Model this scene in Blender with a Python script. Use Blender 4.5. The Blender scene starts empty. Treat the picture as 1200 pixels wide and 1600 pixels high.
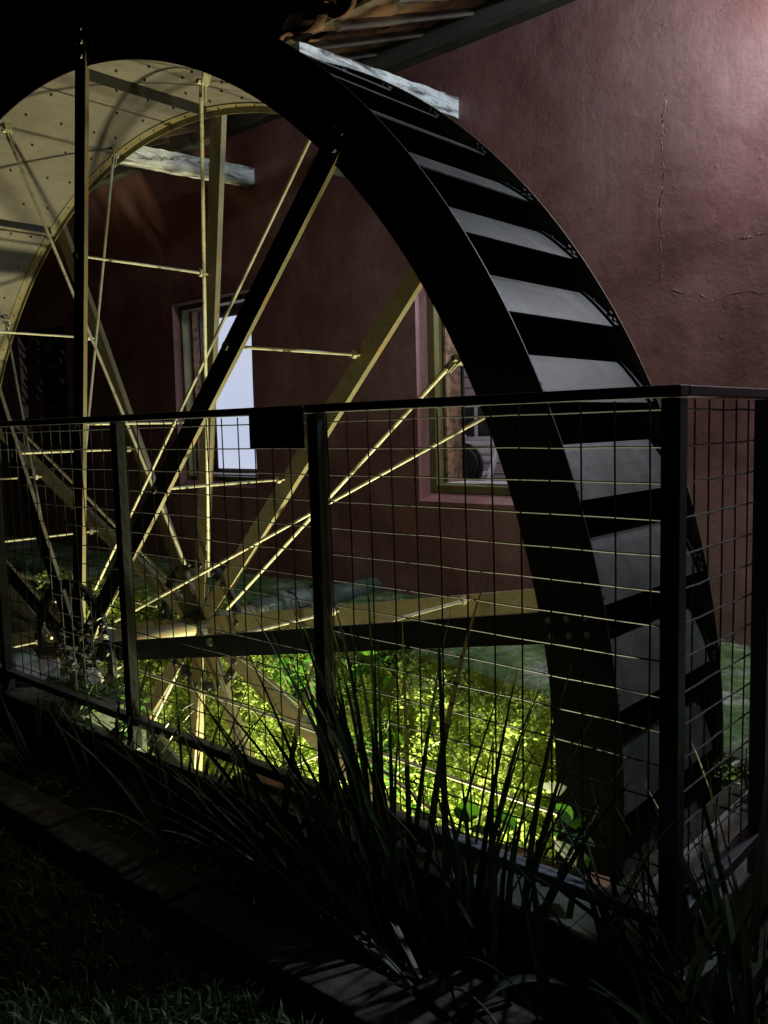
import bpy, bmesh, math, random
import numpy as np
from mathutils import Vector, Matrix
random.seed(7); rng = np.random.default_rng(7)
PI = math.pi
S = 3.0                      # wheel radius in metres; coordinates below are in wheel radii unless noted
W = 0.243                    # wheel width
RI = 0.929                   # inner radius of the side rings
YW = 0.75                    # face of the mill wall
ZG = -0.085                  # lawn level
scn = bpy.context.scene
C = scn.collection

# ---------------------------------------------------------------- camera
cam_d = bpy.data.cameras.new('camera'); cam = bpy.data.objects.new('camera', cam_d); C.objects.link(cam)
r_ = Vector((0.74369036, 0.66803174, -0.02565646)); u_ = Vector((-0.04640382, 0.08986844, 0.99487203)); f_ = Vector((-0.66691179, 0.73868617, -0.09783352))
M = Matrix.Identity(4)
for i in range(3):
    M[i][0] = r_[i]; M[i][1] = u_[i]; M[i][2] = -f_[i]
M[0][3], M[1][3], M[2][3] = 1.34996 * S, -0.71006 * S, 0.36887 * S
cam.matrix_world = M
cam_d.sensor_fit = 'VERTICAL'; cam_d.sensor_height = 24; cam_d.lens = 24 * 1336.6 / 1600
cam_d.clip_end = 500; cam_d.clip_start = 0.05
scn.camera = cam
# ---------------------------------------------------------------- night sky
w = bpy.data.worlds.new('World'); scn.world = w; w.use_nodes = True
wn = w.node_tree; bg = wn.nodes['Background']
bg.inputs['Color'].default_value = (0.02, 0.028, 0.045, 1); bg.inputs['Strength'].default_value = 0.012
# ---------------------------------------------------------------- lamps of the place, plus an added fill in the pit
def lamp(name, kind, loc, energy, color, radius=0.03, aim=None, **kw):
    d = bpy.data.lights.new(name, kind); d.energy = energy; d.color = color
    if kind in ('POINT', 'SPOT'): d.shadow_soft_size = radius
    for k, v in kw.items(): setattr(d, k, v)
    o = bpy.data.objects.new(name, d); C.objects.link(o)
    o.location = Vector(loc) * S
    if aim is not None:
        o.rotation_euler = (Vector(aim) * S - o.location).to_track_quat('-Z', 'Y').to_euler()
    return o
YARD = (1.20, 0.57, 1.075)
PIT = (0.51, 0.20, -0.71)
lamp('yard_lamp_light', 'POINT', YARD, 200, (0.77, 0.90, 1.0), 0.07)
lamp('pit_lamp_and_fill', 'SPOT', PIT, 1250, (0.98, 0.92, 0.52), 0.035, (PIT[0] - 0.10, PIT[1] + 0.38, PIT[2] + 0.60), spot_size=math.radians(136), spot_blend=0.15)
PIT_FILL = (0.12, 0.22, -0.72)  # added unseen fill spot, brightens the ferns on the left
lamp('pit_lamp_and_fill', 'SPOT', PIT_FILL, 110, (1.0, 0.90, 0.50), 0.035, (PIT_FILL[0] - 0.1, PIT_FILL[1] + 0.45, PIT_FILL[2] + 0.5), spot_size=math.radians(110), spot_blend=0.5)
lamp('room_lamp_light', 'POINT', (0.35, 1.05, 0.85), 60, (0.9, 0.88, 1.0), 0.06)
scn.view_settings.view_transform = 'Standard'; scn.view_settings.look = 'None'
scn.view_settings.exposure = 0; scn.view_settings.gamma = 1
try:
    scn.cycles.max_bounces = 6; scn.cycles.diffuse_bounces = 3
except Exception: pass

# ================================================================ materials
def nt(name):
    m = bpy.data.materials.new(name); m.use_nodes = True
    t = m.node_tree; b = t.nodes['Principled BSDF']
    return m, t, b
def N(t, kind, **kw):
    n = t.nodes.new(kind)
    for k, v in kw.items():
        if k in n.inputs.keys() if hasattr(n.inputs, 'keys') else False: n.inputs[k].default_value = v
        else: setattr(n, k, v)
    return n
def coords(t, kind='Object', scale=(1, 1, 1)):
    tc = t.nodes.new('ShaderNodeTexCoord'); mp = t.nodes.new('ShaderNodeMapping')
    mp.inputs['Scale'].default_value = scale
    t.links.new(tc.outputs[kind], mp.inputs['Vector']); return mp.outputs['Vector']
def noise(t, vec, scale, detail=5, rough=0.6, dist=0.0):
    n = t.nodes.new('ShaderNodeTexNoise'); n.inputs['Scale'].default_value = scale
    n.inputs['Detail'].default_value = detail; n.inputs['Roughness'].default_value = rough
    n.inputs['Distortion'].default_value = dist
    t.links.new(vec, n.inputs['Vector']); return n.outputs['Fac']
def ramp(t, fac, stops):
    r = t.nodes.new('ShaderNodeValToRGB'); e = r.color_ramp.elements
    while len(e) < len(stops): e.new(0.5)
    for el, (p, c) in zip(e, stops):
        el.position = p; el.color = (*c, 1) if len(c) == 3 else c
    t.links.new(fac, r.inputs['Fac']); return r.outputs['Color']
def mix(t, fac, a, b, mode='MIX'):
    m = t.nodes.new('ShaderNodeMix'); m.data_type = 'RGBA'; m.blend_type = mode
    if isinstance(fac, float): m.inputs[0].default_value = fac
    else: t.links.new(fac, m.inputs[0])
    for s, v in ((6, a), (7, b)):
        if isinstance(v, tuple): m.inputs[s].default_value = (*v, 1)
        else: t.links.new(v, m.inputs[s])
    return m.outputs[2]
def bump(t, b, h, strength=0.5, dist=0.01, chain=None):
    n = t.nodes.new('ShaderNodeBump'); n.inputs['Strength'].default_value = strength; n.inputs['Distance'].default_value = dist
    t.links.new(h, n.inputs['Height'])
    if chain is not None: t.links.new(chain, n.inputs['Normal'])
    t.links.new(n.outputs['Normal'], b.inputs['Normal']); return n.outputs['Normal']
def simple(name, c1, c2, scale=6, rough=0.6, metal=0.0, bs=0.3, bd=0.004, sc=(1, 1, 1), lo=0.35, hi=0.65):
    m, t, b = nt(name); v = coords(t, 'Object', sc)
    f = noise(t, v, scale, 6, 0.65)
    t.links.new(ramp(t, f, [(lo, c1), (hi, c2)]), b.inputs['Base Color'])
    b.inputs['Roughness'].default_value = rough; b.inputs['Metallic'].default_value = metal
    f2 = noise(t, v, scale * 6, 5, 0.7)
    bump(t, b, f2, bs, bd)
    return m
MAT = {}
MAT['black_paint'] = simple('black_paint', (0.035, 0.038, 0.045), (0.06, 0.065, 0.075), 9, 0.36, 0, 0.15, 0.001)
MAT['rail_glint'] = simple('rail_glint_paint', (0.10, 0.12, 0.17), (0.17, 0.19, 0.25), 9, 0.4, 0, 0.2, 0.002)  # pale blue stands in for the lamp's reflection on the bottom rail
MAT['wire'] = simple('wire_steel', (0.04, 0.042, 0.045), (0.085, 0.087, 0.09), 30, 0.65, 0.0, 0.1, 0.001)
# weathered wheel steel with rust
def steel(name, base, rust, amount, rough=0.55):
    m, t, b = nt(name); v = coords(t, 'Object')
    f = noise(t, v, 3.2, 8, 0.7); g = noise(t, v, 40, 4, 0.6); k = noise(t, v, 11, 8, 0.75, 1.5)
    c = ramp(t, f, [(0.3, tuple(x * 0.78 for x in base)), (0.7, tuple(min(1, x * 1.2) for x in base))])
    rf = ramp(t, k, [(amount, (0, 0, 0)), (amount + 0.09, (1, 1, 1))])
    c = mix(t, rf, c, rust)
    c = mix(t, 0.25, c, ramp(t, g, [(0.3, (0.3, 0.3, 0.3)), (0.7, (1, 1, 1))]), 'MULTIPLY')
    t.links.new(c, b.inputs['Base Color'])
    b.inputs['Roughness'].default_value = rough; b.inputs['Metallic'].default_value = 0.15
    bump(t, b, g, 0.25, 0.002)
    return m
MAT['ring'] = steel('ring_shade_steel', (0.022, 0.022, 0.022), (0.035, 0.024, 0.018), 0.62)  # near black: shade of the unlit front ring put into the steel colour
MAT['gap_shade'] = simple('gap_shade_black', (0.006, 0.006, 0.006), (0.014, 0.013, 0.012), 9, 0.7, 0, 0.2, 0.002)  # shade between and inside the buckets, painted as black
MAT['spoke'] = steel('spoke_steel', (0.18, 0.165, 0.095), (0.25, 0.145, 0.055), 0.52)
MAT['rod'] = steel('rod_steel', (0.42, 0.41, 0.29), (0.26, 0.17, 0.08), 0.53)
MAT['drum'] = steel('drum_sheet_steel', (0.16, 0.145, 0.125), (0.15, 0.12, 0.07), 0.56, 0.55)
MAT['bolt'] = simple('bolt_zinc', (0.3, 0.3, 0.3), (0.5, 0.5, 0.5), 30, 0.35, 0.6)
# bucket plates: grey galvanised with streaks across
m, t, b = nt('bucket_plate')
oi = t.nodes.new('ShaderNodeObjectInfo'); mu = t.nodes.new('ShaderNodeMath'); mu.operation = 'MULTIPLY'; mu.inputs[1].default_value = 57.0
t.links.new(oi.outputs['Random'], mu.inputs[0])
def shifted(sc_):
    va = t.nodes.new('ShaderNodeVectorMath'); va.operation = 'ADD'
    t.links.new(coords(t, 'Object', sc_), va.inputs[0]); t.links.new(mu.outputs[0], va.inputs[1]); return va.outputs[0]
v = shifted((1, 0.7, 1)); f = noise(t, v, 4, 9, 0.75, 0.5); k = noise(t, shifted((3, 9, 3)), 1.6, 6, 0.7); sc2 = noise(t, shifted((1, 1, 1)), 7, 10, 0.8, 3.0)
c = ramp(t, f, [(0.34, (0.032, 0.033, 0.033)), (0.5, (0.068, 0.069, 0.069)), (0.64, (0.105, 0.106, 0.105))])
c = mix(t, ramp(t, sc2, [(0.655, (0, 0, 0)), (0.70, (1, 1, 1))]), c, (0.22, 0.23, 0.24))
c = mix(t, 0.7, c, ramp(t, k, [(0.38, (0.45, 0.45, 0.45)), (0.6, (1, 1, 1))]), 'MULTIPLY')
t.links.new(c, b.inputs['Base Color']); b.inputs['Roughness'].default_value = 0.55; b.inputs['Metallic'].default_value = 0.1
bump(t, b, noise(t, coords(t, 'Object'), 60, 4, 0.6), 0.3, 0.002); MAT['bucket'] = m
# red plaster
m, t, b = nt('red_plaster'); v = coords(t, 'Object')
f = noise(t, v, 0.9, 6, 0.6, 0.6); g = noise(t, v, 5.5, 8, 0.7); s1 = noise(t, coords(t, 'Object', (3.2, 3.2, 0.35)), 1.4, 6, 0.65)
c = ramp(t, f, [(0.34, (0.18, 0.070, 0.062)), (0.50, (0.31, 0.138, 0.127)), (0.64, (0.39, 0.21, 0.195))])
c = mix(t, 0.45, c, ramp(t, g, [(0.3, (0.55, 0.5, 0.5)), (0.62, (1, 1, 1))]), 'MULTIPLY')
c = mix(t, 0.3, c, ramp(t, s1, [(0.34, (0.5, 0.45, 0.45)), (0.6, (1, 1, 1))]), 'MULTIPLY')
t.links.new(c, b.inputs['Base Color']); b.inputs['Roughness'].default_value = 0.62
ch = bump(t, b, noise(t, v, 1.6, 3, 0.5), 0.35, 0.05)
ch = bump(t, b, noise(t, v, 4.5, 9, 0.68), 0.55, 0.018, ch)
ch = bump(t, b, ramp(t, noise(t, v, 13, 3, 0.5), [(0.68, (0, 0, 0)), (0.78, (1, 1, 1))]), 0.3, 0.008, ch)
bump(t, b, noise(t, v, 45, 6, 0.7), 0.6, 0.003, ch); MAT['plaster'] = m
# whitewashed beam
m, t, b = nt('whitewashed_timber'); v = coords(t, 'Object', (12, 1.6, 12))
f = noise(t, v, 1.3, 9, 0.75, 0.8); g = noise(t, coords(t, 'Object'), 9, 6, 0.7)
c = ramp(t, f, [(0.40, (0.10, 0.09, 0.08)), (0.455, (0.50, 0.52, 0.52)), (0.52, (0.80, 0.83, 0.84)), (0.7, (0.90, 0.92, 0.92))])
c = mix(t, 0.5, c, ramp(t, g, [(0.35, (0.35, 0.33, 0.3)), (0.55, (1, 1, 1))]), 'MULTIPLY')
t.links.new(c, b.inputs['Base Color']); b.inputs['Roughness'].default_value = 0.8
bump(t, b, f, 0.9, 0.012); MAT['beam'] = m
MAT['old_wood'] = simple('old_dark_timber', (0.045, 0.035, 0.025), (0.13, 0.10, 0.075), 2.2, 0.85, 0, 0.8, 0.01, (6, 1, 6))
MAT['plate_wood'] = simple('wall_plate_timber', (0.045, 0.043, 0.033), (0.11, 0.105, 0.085), 2.2, 0.85, 0, 0.8, 0.01, (1, 6, 6))
MAT['shutter'] = simple('shutter_chipboard', (0.12, 0.065, 0.035), (0.42, 0.25, 0.14), 22, 0.8, 0, 0.8, 0.006, (1, 1, 1), 0.38, 0.6)
MAT['frame'] = simple('olive_frame_paint', (0.12, 0.11, 0.035), (0.2, 0.18, 0.06), 5, 0.45, 0, 0.3, 0.003)
MAT['tile'] = simple('terracotta_tile', (0.09, 0.04, 0.025), (0.26, 0.14, 0.085), 5, 0.85, 0, 0.6, 0.005)
MAT['moss'] = None
m, t, b = nt('mossy_concrete'); v = coords(t, 'Object')
f = noise(t, v, 2.0, 8, 0.7, 0.5); g = noise(t, v, 14, 8, 0.8); h = noise(t, v, 7, 5, 0.6)
c = ramp(t, f, [(0.38, (0.55, 0.56, 0.50)), (0.46, (0.20, 0.30, 0.10)), (0.60, (0.08, 0.17, 0.04)), (0.72, (0.26, 0.30, 0.16))])
c = mix(t, 0.85, c, ramp(t, g, [(0.38, (0.12, 0.12, 0.12)), (0.6, (1, 1, 1))]), 'MULTIPLY')
c = mix(t, ramp(t, h, [(0.60, (0, 0, 0)), (0.69, (1, 1, 1))]), c, (0.22, 0.21, 0.18))
t.links.new(c, b.inputs['Base Color']); b.inputs['Roughness'].default_value = 0.9
bump(t, b, g, 1.0, 0.012, bump(t, b, f, 0.5, 0.03)); MAT['moss'] = m
m, t, b = nt('yellow_moss'); v = coords(t, 'Object')
f = noise(t, v, 3.0, 7, 0.7, 0.6); g = noise(t, v, 30, 6, 0.75)
c = ramp(t, f, [(0.36, (0.13, 0.18, 0.04)), (0.5, (0.34, 0.42, 0.10)), (0.66, (0.52, 0.54, 0.18))])
c = mix(t, 0.8, c, ramp(t, g, [(0.36, (0.2, 0.2, 0.15)), (0.6, (1, 1, 1))]), 'MULTIPLY')
t.links.new(c, b.inputs['Base Color']); b.inputs['Roughness'].default_value = 0.95
bump(t, b, g, 1.0, 0.02); MAT['mosswall'] = m
MAT['concrete'] = simple('rough_concrete', (0.035, 0.055, 0.035), (0.10, 0.115, 0.085), 5, 0.85, 0, 0.9, 0.008)
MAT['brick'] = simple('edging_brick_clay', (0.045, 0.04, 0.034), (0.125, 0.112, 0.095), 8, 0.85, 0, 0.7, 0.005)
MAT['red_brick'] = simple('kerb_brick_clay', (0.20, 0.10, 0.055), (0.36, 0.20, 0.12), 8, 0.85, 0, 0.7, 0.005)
MAT['stone'] = simple('field_stone', (0.14, 0.135, 0.125), (0.42, 0.41, 0.38), 6, 0.85, 0, 0.9, 0.012)
MAT['pitwall'] = simple('pit_masonry', (0.02, 0.02, 0.012), (0.06, 0.06, 0.03), 5, 0.95, 0, 1.0, 0.03)
MAT['soil'] = simple('bed_soil', (0.012, 0.009, 0.006), (0.045, 0.034, 0.024), 14, 0.95, 0, 1.0, 0.02)
MAT['lawn'] = simple('lawn_ground', (0.012, 0.016, 0.008), (0.03, 0.038, 0.015), 12, 0.95, 0, 1.0, 0.02)
MAT['water'] = simple('pit_water', (0.01, 0.012, 0.008), (0.02, 0.02, 0.012), 3, 0.12, 0, 0.2, 0.01)
MAT['pipe'] = simple('green_pipe_paint', (0.07, 0.10, 0.085), (0.14, 0.18, 0.15), 6, 0.5, 0, 0.3, 0.003)
MAT['white_wood'] = simple('white_painted_wood', (0.50, 0.48, 0.50), (0.72, 0.70, 0.72), 7, 0.6, 0, 0.4, 0.004)
MAT['room_floor'] = simple('room_floor_concrete', (0.10, 0.09, 0.08), (0.2, 0.18, 0.16), 5, 0.8)
MAT['room_board'] = simple('room_plank_paint', (0.36, 0.31, 0.31), (0.50, 0.44, 0.44), 5, 0.7, 0, 0.4, 0.004)
MAT['dark_iron'] = simple('dark_cast_iron', (0.03, 0.03, 0.032), (0.08, 0.08, 0.08), 9, 0.5, 0.4)
MAT['sign'] = simple('sign_green', (0.03, 0.055, 0.045), (0.045, 0.07, 0.06), 12, 0.6)
MAT['sign_text'] = simple('sign_lettering', (0.25, 0.26, 0.24), (0.32, 0.33, 0.30), 12, 0.7)
def leafmat(name, cols, trans=0.35, rough=0.5, patch=0):
    m, t, b = nt(name)
    g = t.nodes.new('ShaderNodeNewGeometry')
    n = len(cols); st = [((i + 0.5) / n, c) for i, c in enumerate(cols)]
    c = ramp(t, g.outputs['Random Per Island'], st)
    c = mix(t, 0.8, c, ramp(t, noise(t, coords(t, 'Object'), patch, 4, 0.6), [(0.36, (0.42, 0.5, 0.36)), (0.48, (0.9, 0.95, 0.8)), (0.64, (1, 1, 1))]), 'MULTIPLY') if patch else c
    t.links.new(c, b.inputs['Base Color']); b.inputs['Roughness'].default_value = rough
    tr = t.nodes.new('ShaderNodeBsdfTranslucent'); t.links.new(c, tr.inputs['Color'])
    mx = t.nodes.new('ShaderNodeMixShader'); mx.inputs[0].default_value = trans
    t.links.new(b.outputs[0], mx.inputs[1]); t.links.new(tr.outputs[0], mx.inputs[2])
    t.links.new(mx.outputs[0], t.nodes['Material Output'].inputs['Surface'])
    return m
MAT['fern'] = leafmat('fern_leaf', [(0.26, 0.37, 0.07), (0.38, 0.50, 0.11), (0.50, 0.58, 0.18), (0.40, 0.55, 0.13), (0.60, 0.64, 0.28), (0.32, 0.44, 0.09)], 0.5, 0.85, 3.0)
MAT['leaf'] = leafmat('bright_leaf', [(0.04, 0.13, 0.015), (0.07, 0.20, 0.025), (0.10, 0.25, 0.03)], 0.4)
MAT['lime_leaf'] = leafmat('lime_leaf', [(0.035, 0.13, 0.008), (0.055, 0.16, 0.010)], 0.45, 0.7)
MAT['blade'] = leafmat('grass_blade', [(0.018, 0.04, 0.018), (0.03, 0.06, 0.028), (0.05, 0.085, 0.045), (0.02, 0.045, 0.018), (0.085, 0.07, 0.035)], 0.15, 0.45, 2.0)
MAT['dry'] = leafmat('dry_stalk', [(0.22, 0.25, 0.19), (0.32, 0.33, 0.26), (0.18, 0.22, 0.17)], 0.2, 0.6)
MAT['turf'] = leafmat('turf_blade', [(0.08, 0.16, 0.05), (0.13, 0.23, 0.08), (0.20, 0.27, 0.14)], 0.3, 0.5)
MAT['petal'] = leafmat('white_petal', [(0.62, 0.62, 0.5), (0.75, 0.75, 0.65)], 0.3)
m, t, b = nt('lit_window_pane'); v = coords(t, 'Object')
f = noise(t, v, 0.7, 2, 0.5)
b.inputs['Base Color'].default_value = (0.3, 0.32, 0.36, 1); b.inputs['Roughness'].default_value = 0.3
t.links.new(ramp(t, f, [(0.35, (0.52, 0.61, 0.80)), (0.65, (0.64, 0.67, 0.83))]), b.inputs['Emission Color'])
b.inputs['Emission Strength'].default_value = 0.92; MAT['lit_pane'] = m
m, t, b = nt('lamp_glass'); b.inputs['Emission Color'].default_value = (1, 0.87, 0.5, 1); b.inputs['Emission Strength'].default_value = 20; MAT['lampglass'] = m

# ================================================================ mesh helpers (units: wheel radii, scaled by S on build)
class MB:
    def __init__(s): s.v = []; s.f = []
    def add(s, vs, fs):
        o = len(s.v); s.v.extend([tuple(p) for p in vs]); s.f.extend([tuple(i + o for i in f) for f in fs]); return s
    def box(s, x0, x1, y0, y1, z0, z1):
        vs = [(x, y, z) for z in (z0, z1) for y in (y0, y1) for x in (x0, x1)]
        return s.add(vs, [(0, 2, 3, 1), (4, 5, 7, 6), (0, 1, 5, 4), (2, 6, 7, 3), (0, 4, 6, 2), (1, 3, 7, 5)])
    def obox(s, a, b, w, h, up=(0, 0, 1)):
        a = Vector(a); b = Vector(b); d = (b - a).normalized(); sd = d.cross(Vector(up))
        if sd.length < 1e-4: sd = d.cross(Vector((1, 0, 0)))
        sd.normalize(); u = sd.cross(d).normalized()
        vs = []
        for p in (a, b):
            for i, j in ((-1, -1), (1, -1), (1, 1), (-1, 1)): vs.append(p + sd * (i * w / 2) + u * (j * h / 2))
        return s.add(vs, [(3, 2, 1, 0), (4, 5, 6, 7), (0, 1, 5, 4), (1, 2, 6, 5), (2, 3, 7, 6), (3, 0, 4, 7)])
    def tube(s, pts, r, n=8, cap=True):
        pts = [Vector(p) for p in pts]; rs = r if isinstance(r, (list, tuple)) else [r] * len(pts)
        rings = []
        for i, p in enumerate(pts):
            d = (pts[min(i + 1, len(pts) - 1)] - pts[max(i - 1, 0)]).normalized()
            a = d.cross(Vector((0, 0, 1)))
            if a.length < 0.05: a = d.cross(Vector((1, 0, 0)))
            a.normalize(); b2 = d.cross(a)
            rings.append([p + (a * math.cos(2 * PI * k / n) + b2 * math.sin(2 * PI * k / n)) * rs[i] for k in range(n)])
        vs = [q for R in rings for q in R]; fs = []
        for i in range(len(pts) - 1):
            for k in range(n):
                fs.append((i * n + k, i * n + (k + 1) % n, (i + 1) * n + (k + 1) % n, (i + 1) * n + k))
        if cap: fs.append(tuple(range(n - 1, -1, -1))); fs.append(tuple((len(pts) - 1) * n + k for k in range(n)))
        return s.add(vs, fs)
    def mesh(s, name, mat, smooth=False):
        me = bpy.data.meshes.new(name); me.from_pydata([(x * S, y * S, z * S) for x, y, z in s.v], [], s.f)
        me.materials.append(MAT[mat] if isinstance(mat, str) else mat)
        if smooth: me.polygons.foreach_set('use_smooth', [True] * len(me.polygons))
        me.update(); return me
def link(name, me, parent=None, loc=(0, 0, 0), rot=None):
    o = bpy.data.objects.new(name, me); C.objects.link(o); o.location = Vector(loc) * S
    if rot: o.rotation_euler = rot
    if parent: o.parent = parent
    return o
def build(mb, name, mat, parent=None, base=None, smooth=False, bevel=0.0):
    """world-space MB -> object; local origin at base (default parent's location or its own centre bottom)"""
    if parent is not None and base is None: base = (0, 0, 0); pl = WB[parent.name]
    elif base is not None and parent is None: pl = base
    else:
        a = np.array(mb.v); pl = (float((a[:, 0].min() + a[:, 0].max()) / 2), float((a[:, 1].min() + a[:, 1].max()) / 2), float(a[:, 2].min()))
    q = MB(); q.v = [(x - pl[0], y - pl[1], z - pl[2]) for x, y, z in mb.v]; q.f = mb.f
    me = q.mesh(name, mat, smooth)
    o = link(name, me, parent, (0, 0, 0) if parent else pl)
    WB[o.name] = pl
    if bevel > 0:
        md = o.modifiers.new('bevel', 'BEVEL'); md.width = bevel; md.segments = 2; md.limit_method = 'ANGLE'
    return o
WB = {}
def tag(o, label=None, cat=None, group=None, kind=None):
    if label: o['label'] = label
    if cat: o['category'] = cat
    if group: o['group'] = group
    if kind: o['kind'] = kind
    return o
def thing(name, base, label, cat, group=None):
    o = bpy.data.objects.new(name, None); C.objects.link(o); o.location = Vector(base) * S; o.empty_display_size = 0.1
    WB[o.name] = tuple(base); return tag(o, label, cat, group)
def grid_noise(mb, amp):
    mb.v = [(x + random.uniform(-amp, amp), y + random.uniform(-amp, amp), z + random.uniform(-amp, amp)) for x, y, z in mb.v]; return mb

# ================================================================ ground, pit, ledge
KY0, KY1 = -0.165, -0.092         # kerb between planting bed and pit
PX0, PX1 = -1.35, 1.035           # pit ends
def LYf(x): return 0.46 if x < 0.11 else 0.267 + (0.99 - min(x, 1.06)) * 0.2193   # front edge of the mossy ledge
def KI(x): return -0.045 if x < 0.27 else (-0.148 if x < 0.40 else min(-0.088, -0.148 + (x - 0.40) * 0.105))   # pit edge of the kerb
LY = 0.25
PB = -1.12
g = MB(); B = 30
def sheet(mb, x0, x1, y0, y1, z, nx=1, ny=1, amp=0.0):
    o = []; 
    for j in range(ny + 1):
        for i in range(nx + 1):
            edge = i in (0, nx) or j in (0, ny)
            o.append((x0 + (x1 - x0) * i / nx, y0 + (y1 - y0) * j / ny, z + (0 if edge else random.uniform(-amp, amp))))
    mb.add(o, [(j * (nx + 1) + i, j * (nx + 1) + i + 1, (j + 1) * (nx + 1) + i + 1, (j + 1) * (nx + 1) + i) for j in range(ny) for i in range(nx)])
# one sheet with an opening where the pit is
xs = [-B, PX0 - 0.05, PX1 + 0.02, B]; ys = [-B, KY0 + 0.01, 0.6, B]
vs = [(x, y, ZG) for y in ys for x in xs]; fs = [(j * 4 + i, j * 4 + i + 1, (j + 1) * 4 + i + 1, (j + 1) * 4 + i) for j in range(3) for i in range(3) if not (i == 1 and j == 1)]
g.add(vs, fs); tag(build(g, 'lawn', 'lawn', base=(0, 0, 0)), kind='structure')
# soil bed strip
g = MB(); sheet(g, -1.4, 2.2, -0.262, KY0 + 0.01, ZG + 0.012, 120, 6, 0.004)
g.add([(-1.4, -0.262, ZG - 0.01), (2.2, -0.262, ZG - 0.01), (2.2, -0.262, ZG + 0.012), (-1.4, -0.262, ZG + 0.012)], [(0, 1, 2, 3)])
tag(build(g, 'planting_bed', 'soil', base=(0, 0, 0), smooth=True), kind='structure')
# kerb (concrete), pit walls, floor; the pit edges are skewed
KZ = -0.015
def strip(mb, xs_, ya, yb, z0, z1):
    """prism whose near edge is ya(x) and far edge yb(x)"""
    o = len(mb.v); n = len(xs_)
    for x in xs_: mb.v += [(x, ya(x), z0), (x, yb(x), z0), (x, yb(x), z1), (x, ya(x), z1)]
    for i in range(n - 1):
        for e in range(4): mb.f.append((o + i * 4 + e, o + i * 4 + (e + 1) % 4, o + i * 4 + 4 + (e + 1) % 4, o + i * 4 + 4 + e))
    mb.f += [(o + 3, o + 2, o + 1, o), (o + (n - 1) * 4, o + (n - 1) * 4 + 1, o + (n - 1) * 4 + 2, o + (n - 1) * 4 + 3)]
BRX = [x for x in [0.40 + 0.05 * i for i in range(13)]]
g = MB()
strip(g, [PX0 - 0.2, 0.0, 0.268], lambda x: KY0, KI, -0.5, KZ)
strip(g, [0.2685, 0.33, 0.3995], lambda x: KY0 + .0002, lambda x: -0.148, -0.5, KZ - .0006)
strip(g, BRX + [1.034], lambda x: KY0, lambda x: KI(x) - 0.024, -0.5, KZ)
strip(g, [1.0345, 1.135], lambda x: KY0 + .0002, lambda x: -0.112, -0.5, KZ - .0006)
tag(build(g, 'kerb', 'concrete', base=(0, 0, 0)), kind='structure')
g = MB(); strip(g, [PX1, 1.07, 1.10], lambda x: -0.1115, lambda x: LYf(x) - 0.001, -0.5, KZ - 0.022); tag(build(g, 'pit_end_paving', 'stone', base=(0, 0, 0)), kind='structure')
g = MB()
strip(g, [PX0, 0.0, 0.2675], lambda x: -0.064, lambda x: -0.047, PB, KZ - 0.02)
strip(g, [0.27, 0.30, 0.40] + BRX[1:] + [1.03], lambda x: KI(x) - 0.02, lambda x: KI(x) - 0.002, PB, KZ - 0.02)
g.box(PX1 - 0.02, PX1 - 0.001, -0.085, 0.25, PB, KZ - 0.022)
g.box(PX0 - 0.05, PX0, -0.045, 0.46, PB, KZ - 0.02)
strip(g, [PX0, 0.11] + [0.2 + 0.1 * i for i in range(9)] + [1.04], lambda x: LYf(x) + 0.004, lambda x: LYf(x) + 0.03, PB, -0.03)
tag(build(g, 'pit_wall', 'pitwall', base=(0, 0, 0)), kind='structure')
g = MB(); sheet(g, PX0, PX1, -0.15, 0.47, PB + 0.01); tag(build(g, 'pit_water', 'water', base=(0, 0, 0)), kind='structure')
# mossy ledge between pit and wall, uneven top
g = MB(); nx, ny = 150, 26; x0, x1 = -2.2, 2.4; o = []
for j in range(ny + 1):
    for i in range(nx + 1):
        x = x0 + (x1 - x0) * i / nx; y = LYf(x) + (YW + 0.02 - LYf(x)) * j / ny
        z = -0.012 + 0.006 * math.sin(7 * x + 2 * y) * math.sin(9 * y - x) + random.uniform(-0.0022, 0.0022)
        if j == 0: z -= 0.014; y += random.uniform(-0.006, 0.004)
        if j == 1: z -= 0.003
        o.append((x, y, z))
g.add(o, [(j * (nx + 1) + i, j * (nx + 1) + i + 1, (j + 1) * (nx + 1) + i + 1, (j + 1) * (nx + 1) + i) for j in range(ny) for i in range(nx)])
k = len(g.v); g.add([(q[0], q[1], -0.06) for q in o[:nx + 1]], []); g.f += [(k + i, k + i + 1, i + 1, i) for i in range(nx)]
tag(build(g, 'mossy_ledge', 'moss', base=(0, 0, 0), smooth=True), kind='structure')

# kerb brick course on the pit edge (each brick a thing)
first = None; x = 0.64
while x < 1.0:
    L = 0.072
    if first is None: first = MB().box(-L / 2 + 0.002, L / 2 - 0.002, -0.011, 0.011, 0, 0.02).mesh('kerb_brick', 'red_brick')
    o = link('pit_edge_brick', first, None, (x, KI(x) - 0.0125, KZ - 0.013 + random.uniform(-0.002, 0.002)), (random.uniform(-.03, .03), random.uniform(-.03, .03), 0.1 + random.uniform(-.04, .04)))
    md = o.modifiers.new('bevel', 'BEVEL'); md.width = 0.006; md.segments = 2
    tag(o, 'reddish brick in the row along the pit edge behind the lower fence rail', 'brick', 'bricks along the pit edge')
    x += L
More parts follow.
